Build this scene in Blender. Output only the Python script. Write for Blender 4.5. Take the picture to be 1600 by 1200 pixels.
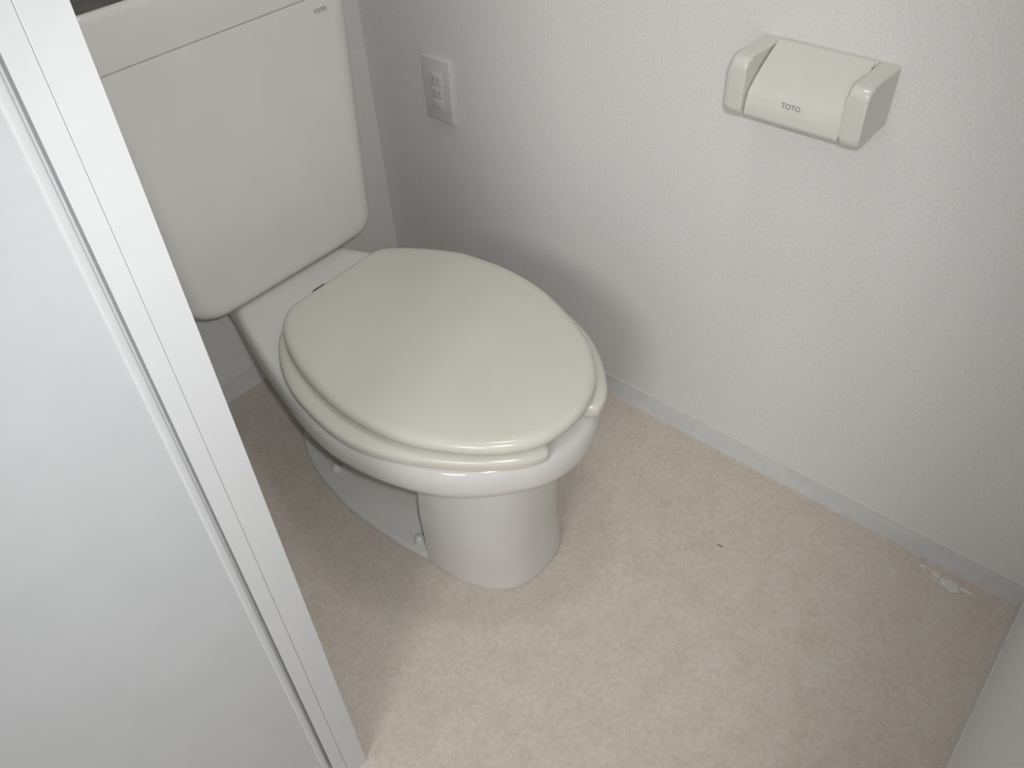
import bpy, bmesh, math, random
from mathutils import Vector, Matrix

# ---------------------------------------------------------------- clear
for o in list(bpy.data.objects):
    bpy.data.objects.remove(o, do_unlink=True)
scene = bpy.context.scene
COL = scene.collection

# ---------------------------------------------------------------- camera
cam_data = bpy.data.cameras.new('camera')
cam_data.sensor_fit = 'HORIZONTAL'
cam_data.sensor_width = 36.0
cam_data.lens = 1298.66 / 1600.0 * 36.0
cam_data.clip_start = 0.02
cam = bpy.data.objects.new('camera', cam_data)
cam.location = (-1.02481, -1.27404, 1.18904)
cam.rotation_euler = (0.810483, 0.0405628, -0.867402)
COL.objects.link(cam)
scene.camera = cam

# ---------------------------------------------------------------- world, lamps, exposure
world = bpy.data.worlds.new('world')
scene.world = world
world.use_nodes = True
wb = world.node_tree.nodes['Background']
wb.inputs['Color'].default_value = (0.93, 0.96, 1.0, 1)
wb.inputs['Strength'].default_value = 0.95

def area_lamp(name, loc, target, size, power, color):
    d = bpy.data.lights.new(name, 'AREA')
    d.shape = 'DISK'
    d.size = size
    d.energy = power
    d.color = color
    o = bpy.data.objects.new(name, d)
    o.location = loc
    o.rotation_euler = (Vector(target) - Vector(loc)).to_track_quat('-Z', 'Y').to_euler()
    COL.objects.link(o)
    return o
# light of the corridor outside the doorway
area_lamp('corridor_light', (-3.05, -1.90, 2.10), (-0.4, -0.6, 0.3), 0.8, 29, (1.0, 0.985, 0.95))
area_lamp('hall_light', (-1.18, -1.85, 2.28), (-0.6, -0.6, 0.4), 0.30, 0.6, (0.97, 0.985, 1.0))
area_lamp('room_fill', (-0.42, -0.75, 2.28), (-0.42, -0.75, 0.0), 0.26, 4.5, (1.0, 0.99, 0.97))  # added fill under the ceiling, no such lamp is known in the room
# small flash of the hand-held camera, a little above and to the right of its lens
fl = bpy.data.lights.new('camera_flash', 'SPOT')
fl.energy = 26
fl.color = (0.98, 0.99, 1.0)
fl.spot_size = math.radians(91)
fl.spot_blend = 1.0
fl.shadow_soft_size = 0.012
flash = bpy.data.objects.new('camera_flash', fl)
flash.location = (-1.006, -1.304, 1.226)
flash.rotation_euler = (Vector((-0.38, -0.55, 0.34)) - flash.location).to_track_quat('-Z', 'Y').to_euler()
COL.objects.link(flash)

scene.view_settings.view_transform = 'Standard'
scene.view_settings.look = 'None'
scene.view_settings.gamma = 1.0
scene.view_settings.use_curve_mapping = False
scene.view_settings.exposure = -0.12

# ---------------------------------------------------------------- materials
def mat(name, c1, c2=None, rough=0.5, scale=60.0, detail=4.0, bump=0.0, bump_scale=300.0, spec=0.5, lo=0.35, hi=0.65, coat=0.0):
    m = bpy.data.materials.new(name)
    m.use_nodes = True
    nt = m.node_tree
    b = nt.nodes['Principled BSDF']
    b.inputs['Roughness'].default_value = rough
    b.inputs['Specular IOR Level'].default_value = spec
    b.inputs['Coat Weight'].default_value = coat
    b.inputs['Coat Roughness'].default_value = 0.06
    tc = nt.nodes.new('ShaderNodeTexCoord')
    if c2 is None:
        c2 = tuple(x * 0.965 for x in c1)
    n = nt.nodes.new('ShaderNodeTexNoise')
    n.inputs['Scale'].default_value = scale
    n.inputs['Detail'].default_value = detail
    nt.links.new(tc.outputs['Object'], n.inputs['Vector'])
    r = nt.nodes.new('ShaderNodeValToRGB')
    r.color_ramp.elements[0].position = lo
    r.color_ramp.elements[1].position = hi
    r.color_ramp.elements[0].color = (*c2, 1)
    r.color_ramp.elements[1].color = (*c1, 1)
    nt.links.new(n.outputs['Fac'], r.inputs['Fac'])
    nt.links.new(r.outputs['Color'], b.inputs['Base Color'])
    if bump > 0:
        n2 = nt.nodes.new('ShaderNodeTexNoise')
        n2.inputs['Scale'].default_value = bump_scale
        n2.inputs['Detail'].default_value = 3.0
        nt.links.new(tc.outputs['Object'], n2.inputs['Vector'])
        bp = nt.nodes.new('ShaderNodeBump')
        bp.inputs['Strength'].default_value = bump
        bp.inputs['Distance'].default_value = 0.002
        nt.links.new(n2.outputs['Fac'], bp.inputs['Height'])
        nt.links.new(bp.outputs['Normal'], b.inputs['Normal'])
    return m

def floor_material():
    m = bpy.data.materials.new('mottled_vinyl')
    m.use_nodes = True
    nt = m.node_tree
    L = nt.links.new
    b = nt.nodes['Principled BSDF']
    b.inputs['Roughness'].default_value = 0.55
    b.inputs['Specular IOR Level'].default_value = 0.3
    tc = nt.nodes.new('ShaderNodeTexCoord')
    def noise(scale, detail, dist=0.0):
        n = nt.nodes.new('ShaderNodeTexNoise')
        n.inputs['Scale'].default_value = scale
        n.inputs['Detail'].default_value = detail
        n.inputs['Distortion'].default_value = dist
        L(tc.outputs['Object'], n.inputs['Vector'])
        return n
    def ramp(src, stops):
        r = nt.nodes.new('ShaderNodeValToRGB')
        e = r.color_ramp.elements
        e[0].position, e[0].color = stops[0][0], (*stops[0][1], 1)
        e[1].position, e[1].color = stops[-1][0], (*stops[-1][1], 1)
        for p, c in stops[1:-1]:
            x = e.new(p); x.color = (*c, 1)
        L(src, r.inputs['Fac'])
        return r
    base = ramp(noise(22, 3).outputs['Fac'], [(0.3, (0.545, 0.475, 0.425)), (0.5, (0.565, 0.505, 0.45)), (0.7, (0.575, 0.525, 0.475))])
    mid = ramp(noise(110, 4, 0.6).outputs['Fac'], [(0.38, (0.93, 0.918, 0.905)), (0.60, (1.02, 1.02, 1.02))])
    fine = ramp(noise(480, 4, 1.2).outputs['Fac'], [(0.30, (0.87, 0.85, 0.83)), (0.55, (1.03, 1.03, 1.03))])
    def mul(a, c):
        x = nt.nodes.new('ShaderNodeMix')
        x.data_type = 'RGBA'; x.blend_type = 'MULTIPLY'
        x.inputs[0].default_value = 1.0
        L(a, x.inputs[6]); L(c, x.inputs[7])
        return x.outputs[2]
    c = mul(mul(base.outputs['Color'], mid.outputs['Color']), fine.outputs['Color'])
    L(c, b.inputs['Base Color'])
    bp = nt.nodes.new('ShaderNodeBump')
    bp.inputs['Strength'].default_value = 0.12
    bp.inputs['Distance'].default_value = 0.001
    L(noise(300, 3).outputs['Fac'], bp.inputs['Height'])
    L(bp.outputs['Normal'], b.inputs['Normal'])
    return m

M_wall = mat('white_wallpaper', (0.72, 0.713, 0.70), (0.655, 0.648, 0.635), 0.75, 260, 5, 0.05, 800, 0.25)
M_ceil = mat('ceiling_paper', (0.72, 0.71, 0.69), None, 0.8, 80, 3, 0.2, 300, 0.2)
M_base = mat('vinyl_baseboard', (0.65, 0.655, 0.655), (0.60, 0.605, 0.605), 0.45, 40, 3, 0.0, 100, 0.4)
M_floor = floor_material()
M_ceramic = mat('white_ceramic', (0.615, 0.613, 0.585), (0.595, 0.593, 0.566), 0.12, 12, 2, 0.0, 100, 0.55)
M_tank = mat('tank_ceramic', (0.665, 0.66, 0.622), (0.645, 0.64, 0.603), 0.16, 12, 2, 0.0, 100, 0.5)
M_lid = mat('ivory_plastic', (0.575, 0.56, 0.498), (0.562, 0.547, 0.486), 0.2, 14, 2, 0.0, 100, 0.5)
M_holder = mat('ivory_holder_plastic', (0.60, 0.592, 0.54), (0.585, 0.577, 0.526), 0.18, 30, 2, 0.0, 100, 0.5)
M_grey_print = mat('grey_print', (0.22, 0.215, 0.20), None, 0.6)
M_dark = mat('dark_slot', (0.05, 0.05, 0.048), None, 0.7)
M_outlet = mat('outlet_plastic', (0.62, 0.62, 0.615), None, 0.35, 30, 2)
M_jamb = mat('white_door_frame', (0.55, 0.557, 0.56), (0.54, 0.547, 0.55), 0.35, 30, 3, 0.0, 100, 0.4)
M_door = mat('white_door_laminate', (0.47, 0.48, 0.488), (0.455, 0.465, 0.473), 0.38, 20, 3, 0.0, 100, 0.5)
M_edge = mat('door_edge_strip', (0.50, 0.507, 0.51), None, 0.45, 30, 3, 0.0, 100, 0.3)
M_basin = mat('basin_dark_grey', (0.17, 0.17, 0.16), (0.10, 0.095, 0.09), 0.4, 20, 3)  # basin coloured dark grey, much darker than the tank ceramic
M_spatter = mat('dried_paint', (0.70, 0.69, 0.67), (0.56, 0.54, 0.51), 0.7, 200, 3)
M_crumb = mat('brown_speck', (0.27, 0.23, 0.19), None, 0.8)

# ---------------------------------------------------------------- helpers
def link(name, me, m, parent=None, smooth=True, loc=None):
    o = bpy.data.objects.new(name, me)
    COL.objects.link(o)
    if m:
        me.materials.append(m)
    if smooth:
        for p in me.polygons:
            p.use_smooth = True
    if parent:
        o.parent = parent
        o.matrix_parent_inverse = Matrix.Translation(-parent.location)
    if loc:
        o.location = loc
    return o

def from_bm(name, bm, m, parent=None, smooth=True):
    bmesh.ops.recalc_face_normals(bm, faces=bm.faces)
    me = bpy.data.meshes.new(name)
    bm.to_mesh(me)
    bm.free()
    o = link(name, me, m, parent, smooth)
    if smooth:
        sharp_by_angle(me, 40)
    return o

def sharp_by_angle(me, deg):
    bm = bmesh.new(); bm.from_mesh(me)
    a = math.radians(deg)
    for e in bm.edges:
        if len(e.link_faces) == 2:
            e.smooth = e.calc_face_angle(0) < a
    bm.to_mesh(me); bm.free()

def add_box(bm, lo, hi, bevel=0.0, seg=2, only=None):
    v = [bm.verts.new((x, y, z)) for x in (lo[0], hi[0]) for y in (lo[1], hi[1]) for z in (lo[2], hi[2])]
    q = [(0, 1, 3, 2), (4, 6, 7, 5), (0, 4, 5, 1), (2, 3, 7, 6), (0, 2, 6, 4), (1, 5, 7, 3)]
    fs = [bm.faces.new([v[i] for i in f]) for f in q]
    bmesh.ops.recalc_face_normals(bm, faces=fs)
    if bevel > 0:
        es = set(e for f in fs for e in f.edges)
        if only:
            es = [e for e in es if only(e)]
        bmesh.ops.bevel(bm, geom=list(es), offset=bevel, segments=seg, affect='EDGES', profile=0.5)

def box(name, lo, hi, m, parent=None, bevel=0.0, seg=2, only=None):
    bm = bmesh.new()
    add_box(bm, lo, hi, bevel, seg, only)
    return from_bm(name, bm, m, parent, bevel > 0)

def spline(pts, closed=True, sub=10):
    out = []
    n = len(pts)
    rng = range(n) if closed else range(n - 1)
    for i in rng:
        if closed:
            p = [pts[(i + k) % n] for k in (-1, 0, 1, 2)]
        else:
            p = [pts[max(0, min(n - 1, i + k))] for k in (-1, 0, 1, 2)]
        for s in range(sub):
            t = s / sub
            out.append(tuple(0.5 * (2 * p[1][d] + (p[2][d] - p[0][d]) * t + (2 * p[0][d] - 5 * p[1][d] + 4 * p[2][d] - p[3][d]) * t * t
                             + (3 * p[1][d] - p[0][d] - 3 * p[2][d] + p[3][d]) * t ** 3) for d in range(len(pts[0]))))
    if not closed:
        out.append(tuple(pts[-1]))
    return out

def polar(poly, c, n=128):
    """radius of a star-shaped polygon around c at n angles"""
    res = []
    m = len(poly)
    for k in range(n):
        a = 2 * math.pi * k / n
        dx, dy = math.cos(a), math.sin(a)
        best = 0
        for i in range(m):
            x1, y1 = poly[i][0] - c[0], poly[i][1] - c[1]
            x2, y2 = poly[(i + 1) % m][0] - c[0], poly[(i + 1) % m][1] - c[1]
            ex, ey = x2 - x1, y2 - y1
            den = dx * ey - dy * ex
            if abs(den) < 1e-12:
                continue
            t = (x1 * ey - y1 * ex) / den
            u = (x1 * dy - y1 * dx) / den
            if -1e-9 <= u <= 1 + 1e-9 and t > best:
                best = t
        res.append(best)
    return res

def offset_ring(rad, c, d):
    n = len(rad)
    P = [(c[0] + r * math.cos(2 * math.pi * k / n), c[1] + r * math.sin(2 * math.pi * k / n)) for k, r in enumerate(rad)]
    out = []
    for k in range(n):
        a, b = P[k - 1], P[(k + 1) % n]
        tx, ty = b[0] - a[0], b[1] - a[1]
        l = math.hypot(tx, ty)
        nx, ny = ty / l, -tx / l        # outward for counter-clockwise rings
        out.append((P[k][0] - nx * d, P[k][1] - ny * d))
    return out

def loft(bm, rings, cap_lo=True, cap_hi=True):
    R = [[bm.verts.new(p) for p in r] for r in rings]
    n = len(R[0])
    for a, b in zip(R[:-1], R[1:]):
        for i in range(n):
            j = (i + 1) % n
            bm.faces.new((a[i], a[j], b[j], b[i]))
    for flag, r in ((cap_lo, R[0]), (cap_hi, R[-1])):
        if flag:
            c = Vector((0, 0, 0))
            for v in r: c += v.co
            c /= n
            cv = bm.verts.new(c)
            for i in range(n):
                bm.faces.new((r[i], r[(i + 1) % n], cv))

def rrect(x0, x1, y0, y1, r, z, seg=8):
    out = []
    for cx, cy, a0 in ((x1 - r, y1 - r, 0), (x0 + r, y1 - r, 90), (x0 + r, y0 + r, 180), (x1 - r, y0 + r, 270)):
        for s in range(seg + 1):
            a = math.radians(a0 + 90 * s / seg)
            out.append((cx + r * math.cos(a), cy + r * math.sin(a), z))
    return out

def sweep_profile(bm, prof, axis, a, b, seg=1):
    """extrude a closed 2D profile (tuples of the two other axes) along an axis"""
    def P(p, t):
        return {'x': (t, p[0], p[1]), 'y': (p[0], t, p[1]), 'z': (p[0], p[1], t)}[axis]
    A = [bm.verts.new(P(p, a)) for p in prof]
    B = [bm.verts.new(P(p, b)) for p in prof]
    n = len(prof)
    for i in range(n):
        j = (i + 1) % n
        bm.faces.new((A[i], A[j], B[j], B[i]))
    bm.faces.new(A); bm.faces.new(B)

def thing(name, label, cat, loc, group=None):
    o = bpy.data.objects.new(name, None)
    o.empty_display_size = 0.05
    o.location = loc
    COL.objects.link(o)
    o['label'] = label
    o['category'] = cat
    if group:
        o['group'] = group
    return o

def structure(o):
    o['kind'] = 'structure'
    return o

def lettering(name, text, size, m, parent, origin, xdir, ydir, depth=0.0003):
    cu = bpy.data.curves.new(name, 'FONT')
    cu.body = text
    cu.size = size
    cu.extrude = depth
    cu.align_x = 'CENTER'
    cu.align_y = 'CENTER'
    tmp = bpy.data.objects.new(name + '_tmp', cu)
    COL.objects.link(tmp)
    dg = bpy.context.evaluated_depsgraph_get()
    me = bpy.data.meshes.new_from_object(tmp.evaluated_get(dg))
    bpy.data.objects.remove(tmp, do_unlink=True)
    me.name = name
    X = Vector(xdir).normalized(); Y = Vector(ydir).normalized(); Z = X.cross(Y)
    mt = Matrix(((X.x, Y.x, Z.x, origin[0]), (X.y, Y.y, Z.y, origin[1]), (X.z, Y.z, Z.z, origin[2]), (0, 0, 0, 1)))
    me.transform(mt)
    me.materials.clear()
    return link(name, me, m, parent, False)

# ================================================================ room shell
# x = 0 right wall, y = 0 back wall, floor z = 0; the doorway is in the left wall at x = -0.82
XL = -0.8185           # inner face of left wall and arris of the door frame
YJ = -0.765            # reveal face of the door frame
YF = -1.389            # front wall
ZC = 2.35
structure(box('floor', (-4.2, -3.4, -0.08), (0.08, 0.08, 0.0), M_floor))
structure(box('ceiling', (-4.2, -3.4, ZC), (0.08, 0.08, ZC + 0.06), M_ceil))
structure(box('wall_right', (0.0, YF - 0.08, 0.0), (0.08, 0.08, ZC), M_wall))
structure(box('wall_back', (-0.90, 0.0, 0.0), (0.0, 0.08, ZC), M_wall))
structure(box('wall_front', (-0.90, YF - 0.08, 0.0), (0.0, YF, ZC), M_wall))
bm = bmesh.new()
add_box(bm, (-0.90, -0.728, 0.0), (XL - 0.006, 0.0, ZC))
add_box(bm, (-0.90, YF, 2.02), (XL - 0.006, -0.728, ZC))
structure(from_bm('wall_left', bm, M_wall, None, False))

def skirting(name, prof_axis, a, b, face, sgn):
    # small vinyl skirting: flat board with a rounded lip at its top
    h, t = 0.0506, 0.0013
    prof = [(0, 0), (t, 0), (t, h - 0.0004), (t - 0.0004, h), (0, h)]
    pr = [(face + sgn * p[0], p[1]) for p in prof]
    bm = bmesh.new()
    sweep_profile(bm, pr, prof_axis, a, b)
    return structure(from_bm(name, bm, M_base, None, False))
skirting('baseboard_right', 'y', YF, 0.0, 0.0, -1)
skirting('baseboard_back', 'x', XL, -0.0045, 0.0, -1)
skirting('baseboard_front', 'x', XL, -0.0045, YF, 1)
skirting('baseboard_left', 'y', -0.728, -0.0045, XL - 0.006, 1)

# door frame: far post with its stop strip, near post, head
bm = bmesh.new()
add_box(bm, (-0.8650, YJ, 0.0), (-0.84845, -0.728, 2.02), 0.0003, 1)
add_box(bm, (-0.9150, YJ + 0.009, 0.0), (-0.8650, -0.728, 2.02))
structure(from_bm('trim_1', bm, M_jamb, None, False))
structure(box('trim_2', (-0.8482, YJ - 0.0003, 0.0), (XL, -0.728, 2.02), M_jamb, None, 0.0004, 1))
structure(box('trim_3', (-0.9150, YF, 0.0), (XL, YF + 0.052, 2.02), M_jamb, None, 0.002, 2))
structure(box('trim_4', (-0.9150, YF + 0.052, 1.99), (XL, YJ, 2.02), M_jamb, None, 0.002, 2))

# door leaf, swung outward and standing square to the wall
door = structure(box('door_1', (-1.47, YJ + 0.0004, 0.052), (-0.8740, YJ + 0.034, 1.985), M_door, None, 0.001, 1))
bm = bmesh.new()
add_box(bm, (-0.8778, YJ - 0.0012, 0.052), (-0.8692, YJ + 0.0336, 1.985), 0.0022, 4,
        lambda e: abs(e.verts[0].co.x - e.verts[1].co.x) < 1e-4 and abs(e.verts[0].co.y - e.verts[1].co.y) < 1e-4 and e.verts[0].co.y < YJ + 0.01)
from_bm('edge_strip', bm, M_edge, door)

# ================================================================ toilet
XC = -0.404
toilet = thing('toilet', 'ivory toilet with its lid closed, standing on the beige floor before the back wall', 'toilet', (XC, -0.42, 0.0))
N = 160

# ---- bowl rim body
left = [(-0.4172, -0.8181), (-0.4549, -0.8093), (-0.4908, -0.7876), (-0.5280, -0.7550), (-0.5585, -0.7166), (-0.5768, -0.6792),
        (-0.5913, -0.6371), (-0.6014, -0.5887), (-0.6055, -0.5322), (-0.5972, -0.4664), (-0.5811, -0.4001), (-0.5604, -0.3269),
        (-0.5379, -0.2552), (-0.5200, -0.2000), (-0.5050, -0.1300), (-0.4900, -0.0700)]
rim_poly = left + [(-0.40, -0.045)] + [(2 * XC - x, y) for x, y in reversed(left)]
rim_poly = spline(rim_poly, True, 6)
CB = (XC, -0.47)
rim_rad = polar(rim_poly, CB, N)
def smooth(e0, e1, x):
    t = max(0.0, min(1.0, (x - e0) / (e1 - e0)))
    return t * t * (3 - 2 * t)
def zlow(y):
    return 0.295 + 0.038 * smooth(-0.36, -0.18, y)
ZR = 0.3535
rings = []
for d, z in ((0.020, ZR), (0.008, ZR - 0.0008), (0.001, ZR - 0.0035), (-0.003, ZR - 0.009), (-0.006, ZR - 0.020)):
    rings.append([(x, y, z) for x, y in offset_ring(rim_rad, CB, d)])
for d, f in ((-0.0065, 0.45), (-0.0045, 0.72), (-0.0005, 0.90), (0.0045, 1.0)):
    rings.append([(x, y, (ZR - 0.020) * (1 - f) + zlow(y) * f) for x, y in offset_ring(rim_rad, CB, d)])
for d, dz in ((0.011, 0.002), (0.028, 0.002)):
    rings.append([(x, y, zlow(y) - dz) for x, y in offset_ring(rim_rad, CB, d)])
for d, z in ((0.055, 0.262), (0.080, 0.215), (0.100, 0.150)):
    k = 1 - (d - 0.028) / 0.20
    rings.append([(CB[0] + (x - CB[0]) * k, CB[1] + (y - CB[1]) * k, z) for x, y in offset_ring(rim_rad, CB, 0.028)])
bm = bmesh.new()
loft(bm, rings, True, True)
bowl = from_bm('bowl', bm, M_ceramic, toilet)

# ---- pedestal: foot flange, trapway body and the shield-shaped front column
XP = -0.412
fl = [(-0.470, -0.680), (-0.503, -0.640), (-0.5195, -0.600), (-0.5305, -0.530), (-0.5330, -0.4310), (-0.5250, -0.3600), (-0.5120, -0.2999), (-0.4940, -0.2500), (-0.4740, -0.2160), (-0.4500, -0.193)]
foot_poly = [(XP, -0.715)] + fl + [(XP, -0.180)] + [(2 * XP - x, y) for x, y in reversed(fl)]
foot_poly = spline(foot_poly, True, 6)
CF = (XP, -0.45)
foot_rad = polar(foot_poly, CF, N)
rings = []
for d, z in ((0.000, 0.0), (-0.0035, 0.003), (-0.004, 0.010), (-0.002, 0.0145), (0.003, 0.017), (0.020, 0.0185), (0.036, 0.025), (0.049, 0.048), (0.054, 0.09), (0.054, 0.15), (0.050, 0.20), (0.045, 0.27)):
    rings.append([(x, y, z) for x, y in offset_ring(foot_rad, CF, d)])
bm = bmesh.new()
loft(bm, rings, True, True)
def column_outline(xl, xr, yr, yf, n=40, ex=2.5):
    cx, hw = (xl + xr) / 2, (xr - xl) / 2
    out = []
    for i in range(n + 1):
        a = math.pi + math.pi * i / n
        c, s = math.cos(a), math.sin(a)
        out.append((cx + hw * math.copysign(abs(c) ** (2 / ex), c), yr + (yr - yf) * math.copysign(abs(s) ** (2 / ex), s)))
    return out
rings = []
for z, xl, xr, yr, yf in ((0.0, -0.5220, -0.3010, -0.600, -0.7625), (0.004, -0.5242, -0.2985, -0.600, -0.7645), (0.012, -0.5245, -0.2985, -0.600, -0.7645), (0.05, -0.5265, -0.3045, -0.604, -0.7640),
                          (0.10, -0.5310, -0.3120, -0.610, -0.7645), (0.16, -0.5375, -0.3180, -0.618, -0.7700), (0.22, -0.5415, -0.3200, -0.628, -0.7760), (0.298, -0.5470, -0.3180, -0.640, -0.7880)):
    rings.append([(x, y, z) for x, y in column_outline(xl, xr, yr, yf)])
loft(bm, rings, True, True)
pedestal = from_bm('pedestal', bm, M_ceramic, toilet)

def dome(bm, c, r, h, n=20, m=6):
    rings = []
    for k in range(m):
        t = k / m * math.pi / 2
        rings.append([(c[0] + r * math.cos(t) * math.cos(2 * math.pi * i / n), c[1] + r * math.cos(t) * math.sin(2 * math.pi * i / n), c[2] + h * math.sin(t)) for i in range(n)])
    loft(bm, [[(x, y, c[2] - 0.006) for x, y, z in rings[0]]] + rings)
for sx, y in ((-0.4930, -0.332), (-0.5100, -0.568), (2 * XP + 0.4930, -0.332), (2 * XP + 0.5100, -0.568)):
    bm = bmesh.new()
    dome(bm, (sx, y, 0.0195), 0.0105, 0.013)
    o = from_bm('bolt_cap', bm, M_ceramic, toilet)
    o['label'] = 'round domed cap over the floor bolt'

# ---- seat: open-front ring
so = [(-0.5000, -0.3250), (-0.5334, -0.3446), (-0.5677, -0.3912), (-0.5938, -0.4494), (-0.6070, -0.5159), (-0.6110, -0.5700), (-0.6040, -0.6200), (-0.5820, -0.6760),
      (-0.5560, -0.7210), (-0.5289, -0.7600), (-0.4990, -0.7920), (-0.4755, -0.8090), (-0.4525, -0.8170)]
sr = [(-0.3640, -0.8190), (-0.3381, -0.8150), (-0.3150, -0.8030), (-0.2890, -0.7800), (-0.2610, -0.7490), (-0.2356, -0.7080), (-0.2140, -0.6500),
      (-0.2010, -0.5900), (-0.1980, -0.5300), (-0.2070, -0.4650), (-0.2300, -0.4000), (-0.2650, -0.3500), (-0.3050, -0.3250)]
def seat_path():
    # outer edge from the left front tip round the back to the right front tip
    return spline(list(reversed(so)) + [(-0.404, -0.318)] + list(reversed(sr)), False, 8)
outer = seat_path()
acc = [0.0]
for a, b in zip(outer[:-1], outer[1:]):
    acc.append(acc[-1] + math.hypot(b[0] - a[0], b[1] - a[1]))
total = acc[-1]
def at_len(s):
    s = max(0, min(total, s))
    for i in range(len(acc) - 1):
        if acc[i + 1] >= s:
            t = (s - acc[i]) / max(1e-9, acc[i + 1] - acc[i])
            return (outer[i][0] * (1 - t) + outer[i + 1][0] * t, outer[i][1] * (1 - t) + outer[i + 1][1] * t)
    return outer[-1]
SW, SH, SZ = 0.065, 0.0240, 0.3552
stations = []
TIP = 0.013
for k in range(9):
    stations.append(TIP * (1 - math.cos(math.pi / 2 * k / 8)))
K = 110
for k in range(1, K):
    stations.append(TIP + (total - 2 * TIP) * k / K)
for k in range(9):
    stations.append(total - TIP * (1 - math.cos(math.pi / 2 * (8 - k) / 8)))
rings = []
for s in stations:
    e = min(s, total - s)
    f = 1.0 if e >= TIP else math.sqrt(max(0.0, 1 - (1 - e / TIP) ** 2))
    f = max(f, 0.02)
    p = at_len(s); a = at_len(s - 0.006); b = at_len(s + 0.006)
    tx, ty = b[0] - a[0], b[1] - a[1]
    l = math.hypot(tx, ty); tx, ty = tx / l, ty / l
    nx, ny = -ty, tx                   # towards the inside of the ring?
    if (CB[0] - p[0]) * nx + (CB[1] - p[1]) * ny < 0:
        nx, ny = -nx, -ny
    # the tip rounds off in plan: corners pulled in towards the middle of the width
    ring = []
    for i in range(24):
        t = 2 * math.pi * i / 24
        c, sn = math.cos(t), math.sin(t)
        u = math.copysign(abs(c) ** (2 / 3.0), c)          # -1 outer .. 1 inner
        w = math.copysign(abs(sn) ** (2 / (2.2 if sn > 0 else 8.0)), sn)
        du = SW / 2 - 0.0022 + SW / 2 * u * (0.45 + 0.55 * f)
        dz = SH / 2 + SH / 2 * w * (0.35 + 0.65 * f if w > 0 else 1.0)
        ring.append((p[0] + nx * du, p[1] + ny * du, SZ + dz))
    rings.append(ring)
bm = bmesh.new()
loft(bm, rings, True, True)
seat = from_bm('seat', bm, M_lid, toilet)
# hinge post bar under the back of the lid
bm = bmesh.new()
add_box(bm, (-0.470, -0.340, ZR), (-0.322, -0.312, 0.384), 0.005, 3)
hinge = from_bm('hinge_bar', bm, M_lid, toilet)
bm = bmesh.new()
add_box(bm, (-0.4435, -0.3262, 0.3955), (-0.4195, -0.3240, 0.4012))
slot = from_bm('hinge_gap', bm, M_dark, hinge, False)
slot['label'] = 'short dark slit at the back edge of the lid'

# ---- lid
lid_pts = [(-0.3083, -0.3205), (-0.2850, -0.3340), (-0.2520, -0.3795), (-0.2231, -0.4385), (-0.2143, -0.4836), (-0.2099, -0.5366), (-0.2155, -0.5970), (-0.2292, -0.6462),
           (-0.2519, -0.7004), (-0.2754, -0.7415), (-0.3033, -0.7734), (-0.3342, -0.7982), (-0.3699, -0.8136), (-0.4103, -0.8204), (-0.4600, -0.8140), (-0.4930, -0.7960),
           (-0.5225, -0.7675), (-0.5470, -0.7324), (-0.5690, -0.6900), (-0.5826, -0.6474), (-0.5901, -0.5945), (-0.5895, -0.5403), (-0.5800, -0.4783), (-0.5620, -0.4157),
           (-0.5380, -0.3676), (-0.5142, -0.3406), (-0.4902, -0.3272), (-0.4600, -0.3250), (-0.4000, -0.3225), (-0.3400, -0.3205)]
lid_pts.reverse()
CL = (-0.401, -0.565)
lid_rad = polar(spline(lid_pts, True, 8), CL, N)
ZT = 0.4050
rings = []
for d, z in ((0.030, 0.3850), (0.006, 0.3845), (0.0015, 0.3862), (-0.0004, 0.3900), (-0.0004, 0.3945), (0.001, 0.3985), (0.004, 0.4020), (0.009, 0.4040), (0.018, 0.4052), (0.045, 0.4066), (0.090, 0.4078), (0.140, 0.4084)):
    if d <= 0.018:
        rings.append([(x, y, z) for x, y in offset_ring(lid_rad, CL, d)])
    else:
        k = 1 - d / 0.20
        rings.append([(CL[0] + (x - CL[0]) * k, CL[1] + (y - CL[1]) * k, z) for x, y in offset_ring(lid_rad, CL, 0.018)])
bm = bmesh.new()
loft(bm, rings, True, True)
lid = from_bm('lid', bm, M_lid, toilet)

# ---- tank
YT = -0.215
def tank_ring(z, dx=0.0, dy=0.0, r=0.045, grow=0.0):
    t = (z - 0.40) / 0.37
    xl = -0.5995 - 0.026 * t + dx - grow
    xr = -0.1990 + 0.024 * t - dx + grow
    return rrect(xl, xr, YT + dy - grow, -0.014, r, z)
rings = []
RB = 0.036
for k in range(9):
    a = math.pi / 2 * k / 8
    rings.append(tank_ring(0.3565 + RB * (1 - math.cos(a)), RB * (1 - math.sin(a)), 0.010 * (1 - math.sin(min(math.pi / 2, a * 1.6))), 0.036 + 0.001 * k))
rings += [tank_ring(z) for z in (0.45, 0.52, 0.60, 0.68, 0.76)]
rings += [tank_ring(0.7715, 0.0004, 0.0004), tank_ring(0.7728, 0.002, 0.002)]
bm = bmesh.new()
loft(bm, rings)
tank = from_bm('tank', bm, M_tank, toilet)
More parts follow.
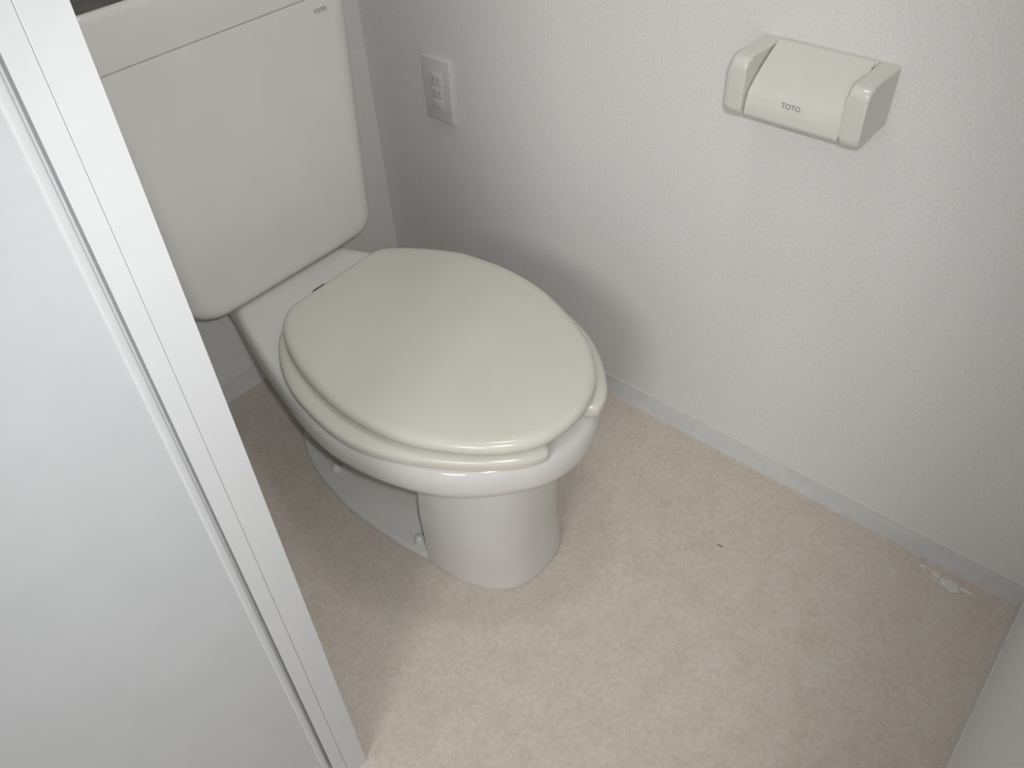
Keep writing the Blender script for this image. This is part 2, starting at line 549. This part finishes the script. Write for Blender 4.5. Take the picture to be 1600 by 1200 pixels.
# tank lid with the hand-washing basin sunk into it
def cover_ring(z, d=0.0, r=0.040):
    return rrect(-0.6280 + d, -0.1800 - d, YT - 0.001 + d, -0.013 - d * 0.6, max(0.006, r - d * 0.5), z)
rings = [cover_ring(0.7732, 0.002), cover_ring(0.7742, 0.0008), cover_ring(0.79, 0.0), cover_ring(0.835, 0.0), cover_ring(0.8415, 0.0012), cover_ring(0.8448, 0.0045), cover_ring(0.8455, 0.008),
         cover_ring(0.8448, 0.011)]
bm = bmesh.new()
loft(bm, rings, True, False)
tank_lid = from_bm('tank_lid', bm, M_tank, toilet)
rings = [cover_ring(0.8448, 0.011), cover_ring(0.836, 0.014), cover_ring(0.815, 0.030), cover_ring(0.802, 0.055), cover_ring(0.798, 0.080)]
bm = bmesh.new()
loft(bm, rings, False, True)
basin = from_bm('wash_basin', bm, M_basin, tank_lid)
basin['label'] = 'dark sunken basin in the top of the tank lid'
o = lettering('lettering', 'TOTO', 0.0085, M_grey_print, tank, (-0.2455, YT - 0.0004, 0.7520), (1, 0, 0), (0, 0, 1))
o['label'] = 'small grey printed lettering on the front of the tank'

# ================================================================ paper holder on the right wall
holder = thing('paper_holder', 'cream plastic toilet paper holder with hinged cover, high on the right wall', 'paper holder', (0.0, -0.90, 0.695))
def arm(y0, y1):
    # profile in x,z: square to the wall, rounded towards the room
    prof = [(0.0, 0.768), (0.0, 0.692)]
    for a0, cx, cz, r in ((270, -0.073, 0.7065, 0.0140), (180, -0.075, 0.7555, 0.0125)):
        for s in range(9):
            a = math.radians(a0 - 90 * s / 8)
            prof.append((cx + r * math.cos(a), cz + r * math.sin(a)))
    bm = bmesh.new()
    sweep_profile(bm, prof, 'y', y0, y1)
    es = [e for e in bm.edges if abs(e.verts[0].co.y - e.verts[1].co.y) < 1e-6 and not (abs(e.verts[0].co.x) < 1e-5 and abs(e.verts[1].co.x) < 1e-5)]
    bmesh.ops.bevel(bm, geom=es, offset=0.0045, segments=4, affect='EDGES', profile=0.5)
    return from_bm('side_arm', bm, M_holder, holder)
arm_l = arm(-0.8325, -0.8090)
arm_r = arm(-0.9860, -0.9605)
# back plate along the wall between the arms
box('back_plate', (-0.011, -0.9610, 0.692), (0.0, -0.8320, 0.7685), M_holder, holder, 0.002, 2)
# hinged cover, a bent sheet
outer_p = spline([(-0.0130, 0.7695), (-0.0365, 0.7569), (-0.0570, 0.7437), (-0.0745, 0.7295), (-0.0800, 0.7165), (-0.0815, 0.7050), (-0.0812, 0.6980), (-0.0775, 0.6940)], False, 6)
th = 0.0026
inner_p = []
for i, p in enumerate(outer_p):
    a = outer_p[max(0, i - 1)]; b = outer_p[min(len(outer_p) - 1, i + 1)]
    tx, tz = b[0] - a[0], b[1] - a[1]
    l = math.hypot(tx, tz)
    inner_p.append((p[0] - tz / l * th, p[1] + tx / l * th))
if inner_p[10][0] < outer_p[10][0]:
    inner_p = [(2 * o_[0] - i_[0], 2 * o_[1] - i_[1]) for o_, i_ in zip(outer_p, inner_p)]
bm = bmesh.new()
loop = outer_p + inner_p[::-1]
A = [bm.verts.new((p[0], -0.8345, p[1])) for p in loop]
B = [bm.verts.new((p[0], -0.9588, p[1])) for p in loop]
n = len(loop); h = len(outer_p)
for i in range(n):
    j = (i + 1) % n
    bm.faces.new((A[i], A[j], B[j], B[i]))
for i in range(h - 1):
    for V in (A, B):
        bm.faces.new((V[i], V[i + 1], V[n - 2 - i], V[n - 1 - i]))
cover = from_bm('cover', bm, M_holder, holder)
# spring ends of the roll core on the inner faces of the arms
for y0, y1 in ((-0.8360, -0.8325), (-0.9605, -0.9570)):
    bm = bmesh.new()
    prof = [(-0.052 + 0.006 * math.cos(2 * math.pi * k / 16), 0.722 + 0.006 * math.sin(2 * math.pi * k / 16)) for k in range(16)]
    sweep_profile(bm, prof, 'y', y0, y1)
    from_bm('roll_catch', bm, M_holder, arm_l if y0 > -0.9 else arm_r)
i0 = min(range(len(outer_p)), key=lambda i: abs(outer_p[i][1] - 0.7205))
pa, pb = outer_p[i0 - 1], outer_p[i0 + 1]
up = Vector((pa[0] - pb[0], 0, pa[1] - pb[1])).normalized()
nrm = Vector((0, -1, 0)).cross(up)
org = Vector((outer_p[i0][0], -0.8935, outer_p[i0][1])) + nrm * 0.0004
o = lettering('lettering', 'TOTO', 0.0088, M_grey_print, cover, org, (0, -1, 0), up)
o['label'] = 'small grey printed lettering on the cover'

# ================================================================ wall outlet
outlet = thing('wall_outlet', 'white double wall outlet on the right wall, beside the tank', 'outlet', (0.0, -0.1985, 0.537))
oy, oz = -0.1985, 0.5370
bm = bmesh.new()
add_box(bm, (-0.0085, oy - 0.035, oz - 0.060), (0.0, oy + 0.035, oz + 0.060), 0.0030, 3, lambda e: e.verts[0].co.x < -0.001 or e.verts[1].co.x < -0.001)
from_bm('cover_plate', bm, M_outlet, outlet)
bm = bmesh.new()
add_box(bm, (-0.0095, oy - 0.0165, oz - 0.0365), (-0.004, oy + 0.0165, oz + 0.0365), 0.0012, 2)
insert = from_bm('insert_frame', bm, M_outlet, outlet)
for zc in (oz + 0.0215, oz - 0.0025):
    bm = bmesh.new()
    add_box(bm, (-0.0112, oy - 0.0125, zc - 0.0110), (-0.004, oy + 0.0125, zc + 0.0110), 0.001, 2)
    s = from_bm('socket', bm, M_outlet, outlet)
    for dy, hh in ((0.0063, 0.0034), (-0.0063, 0.0028)):
        bm = bmesh.new()
        add_box(bm, (-0.01135, oy + dy - 0.0008, zc - hh), (-0.0100, oy + dy + 0.0008, zc + hh))
        from_bm('slot', bm, M_grey_print, s, False)
bm = bmesh.new()
add_box(bm, (-0.0112, oy - 0.0125, oz - 0.0335), (-0.004, oy + 0.0125, oz - 0.0150), 0.0012, 2)
from_bm('terminal_lid', bm, M_outlet, outlet)

# ================================================================ small marks on the floor
rnd = random.Random(4)
def blob(bm, cx, cy, r, h, stretch=1.0, n=14):
    ph = rnd.random() * 6
    R = [r * (1 + 0.28 * math.sin(2 * a + ph) + 0.18 * math.sin(5 * a + 2 * ph)) for a in [2 * math.pi * i / n for i in range(n)]]
    for_rings = []
    for f, z in ((1.0, 0.0), (0.85, h * 0.8), (0.4, h)):
        for_rings.append([(cx + R[i] * f * math.cos(2 * math.pi * i / n), cy + stretch * R[i] * f * math.sin(2 * math.pi * i / n), z) for i in range(n)])
    loft(bm, for_rings)
bm = bmesh.new()
for cx, cy, r, st in ((-0.026, -1.292, 0.0075, 2.6), (-0.020, -1.268, 0.0042, 2.0), (-0.032, -1.300, 0.0040, 2.5), (-0.017, -1.245, 0.0032, 1.8), (-0.024, -1.251, 0.0020, 1.5),
                      (-0.030, -1.270, 0.0022, 1.6), (-0.014, -1.225, 0.0020, 1.6), (-0.022, -1.317, 0.0040, 2.2)):
    blob(bm, cx, cy, r, 0.0007, st)
sp = from_bm('paint_spatter', bm, M_spatter)
sp['label'] = 'whitish dried spatter on the floor along the right baseboard'
sp['category'] = 'spatter'
bm = bmesh.new()
blob(bm, -0.189, -0.967, 0.0022, 0.0014, 1.8)
cr = from_bm('crumb', bm, M_crumb)
cr['label'] = 'tiny brown crumb on the open floor right of the toilet'
cr['category'] = 'crumb'
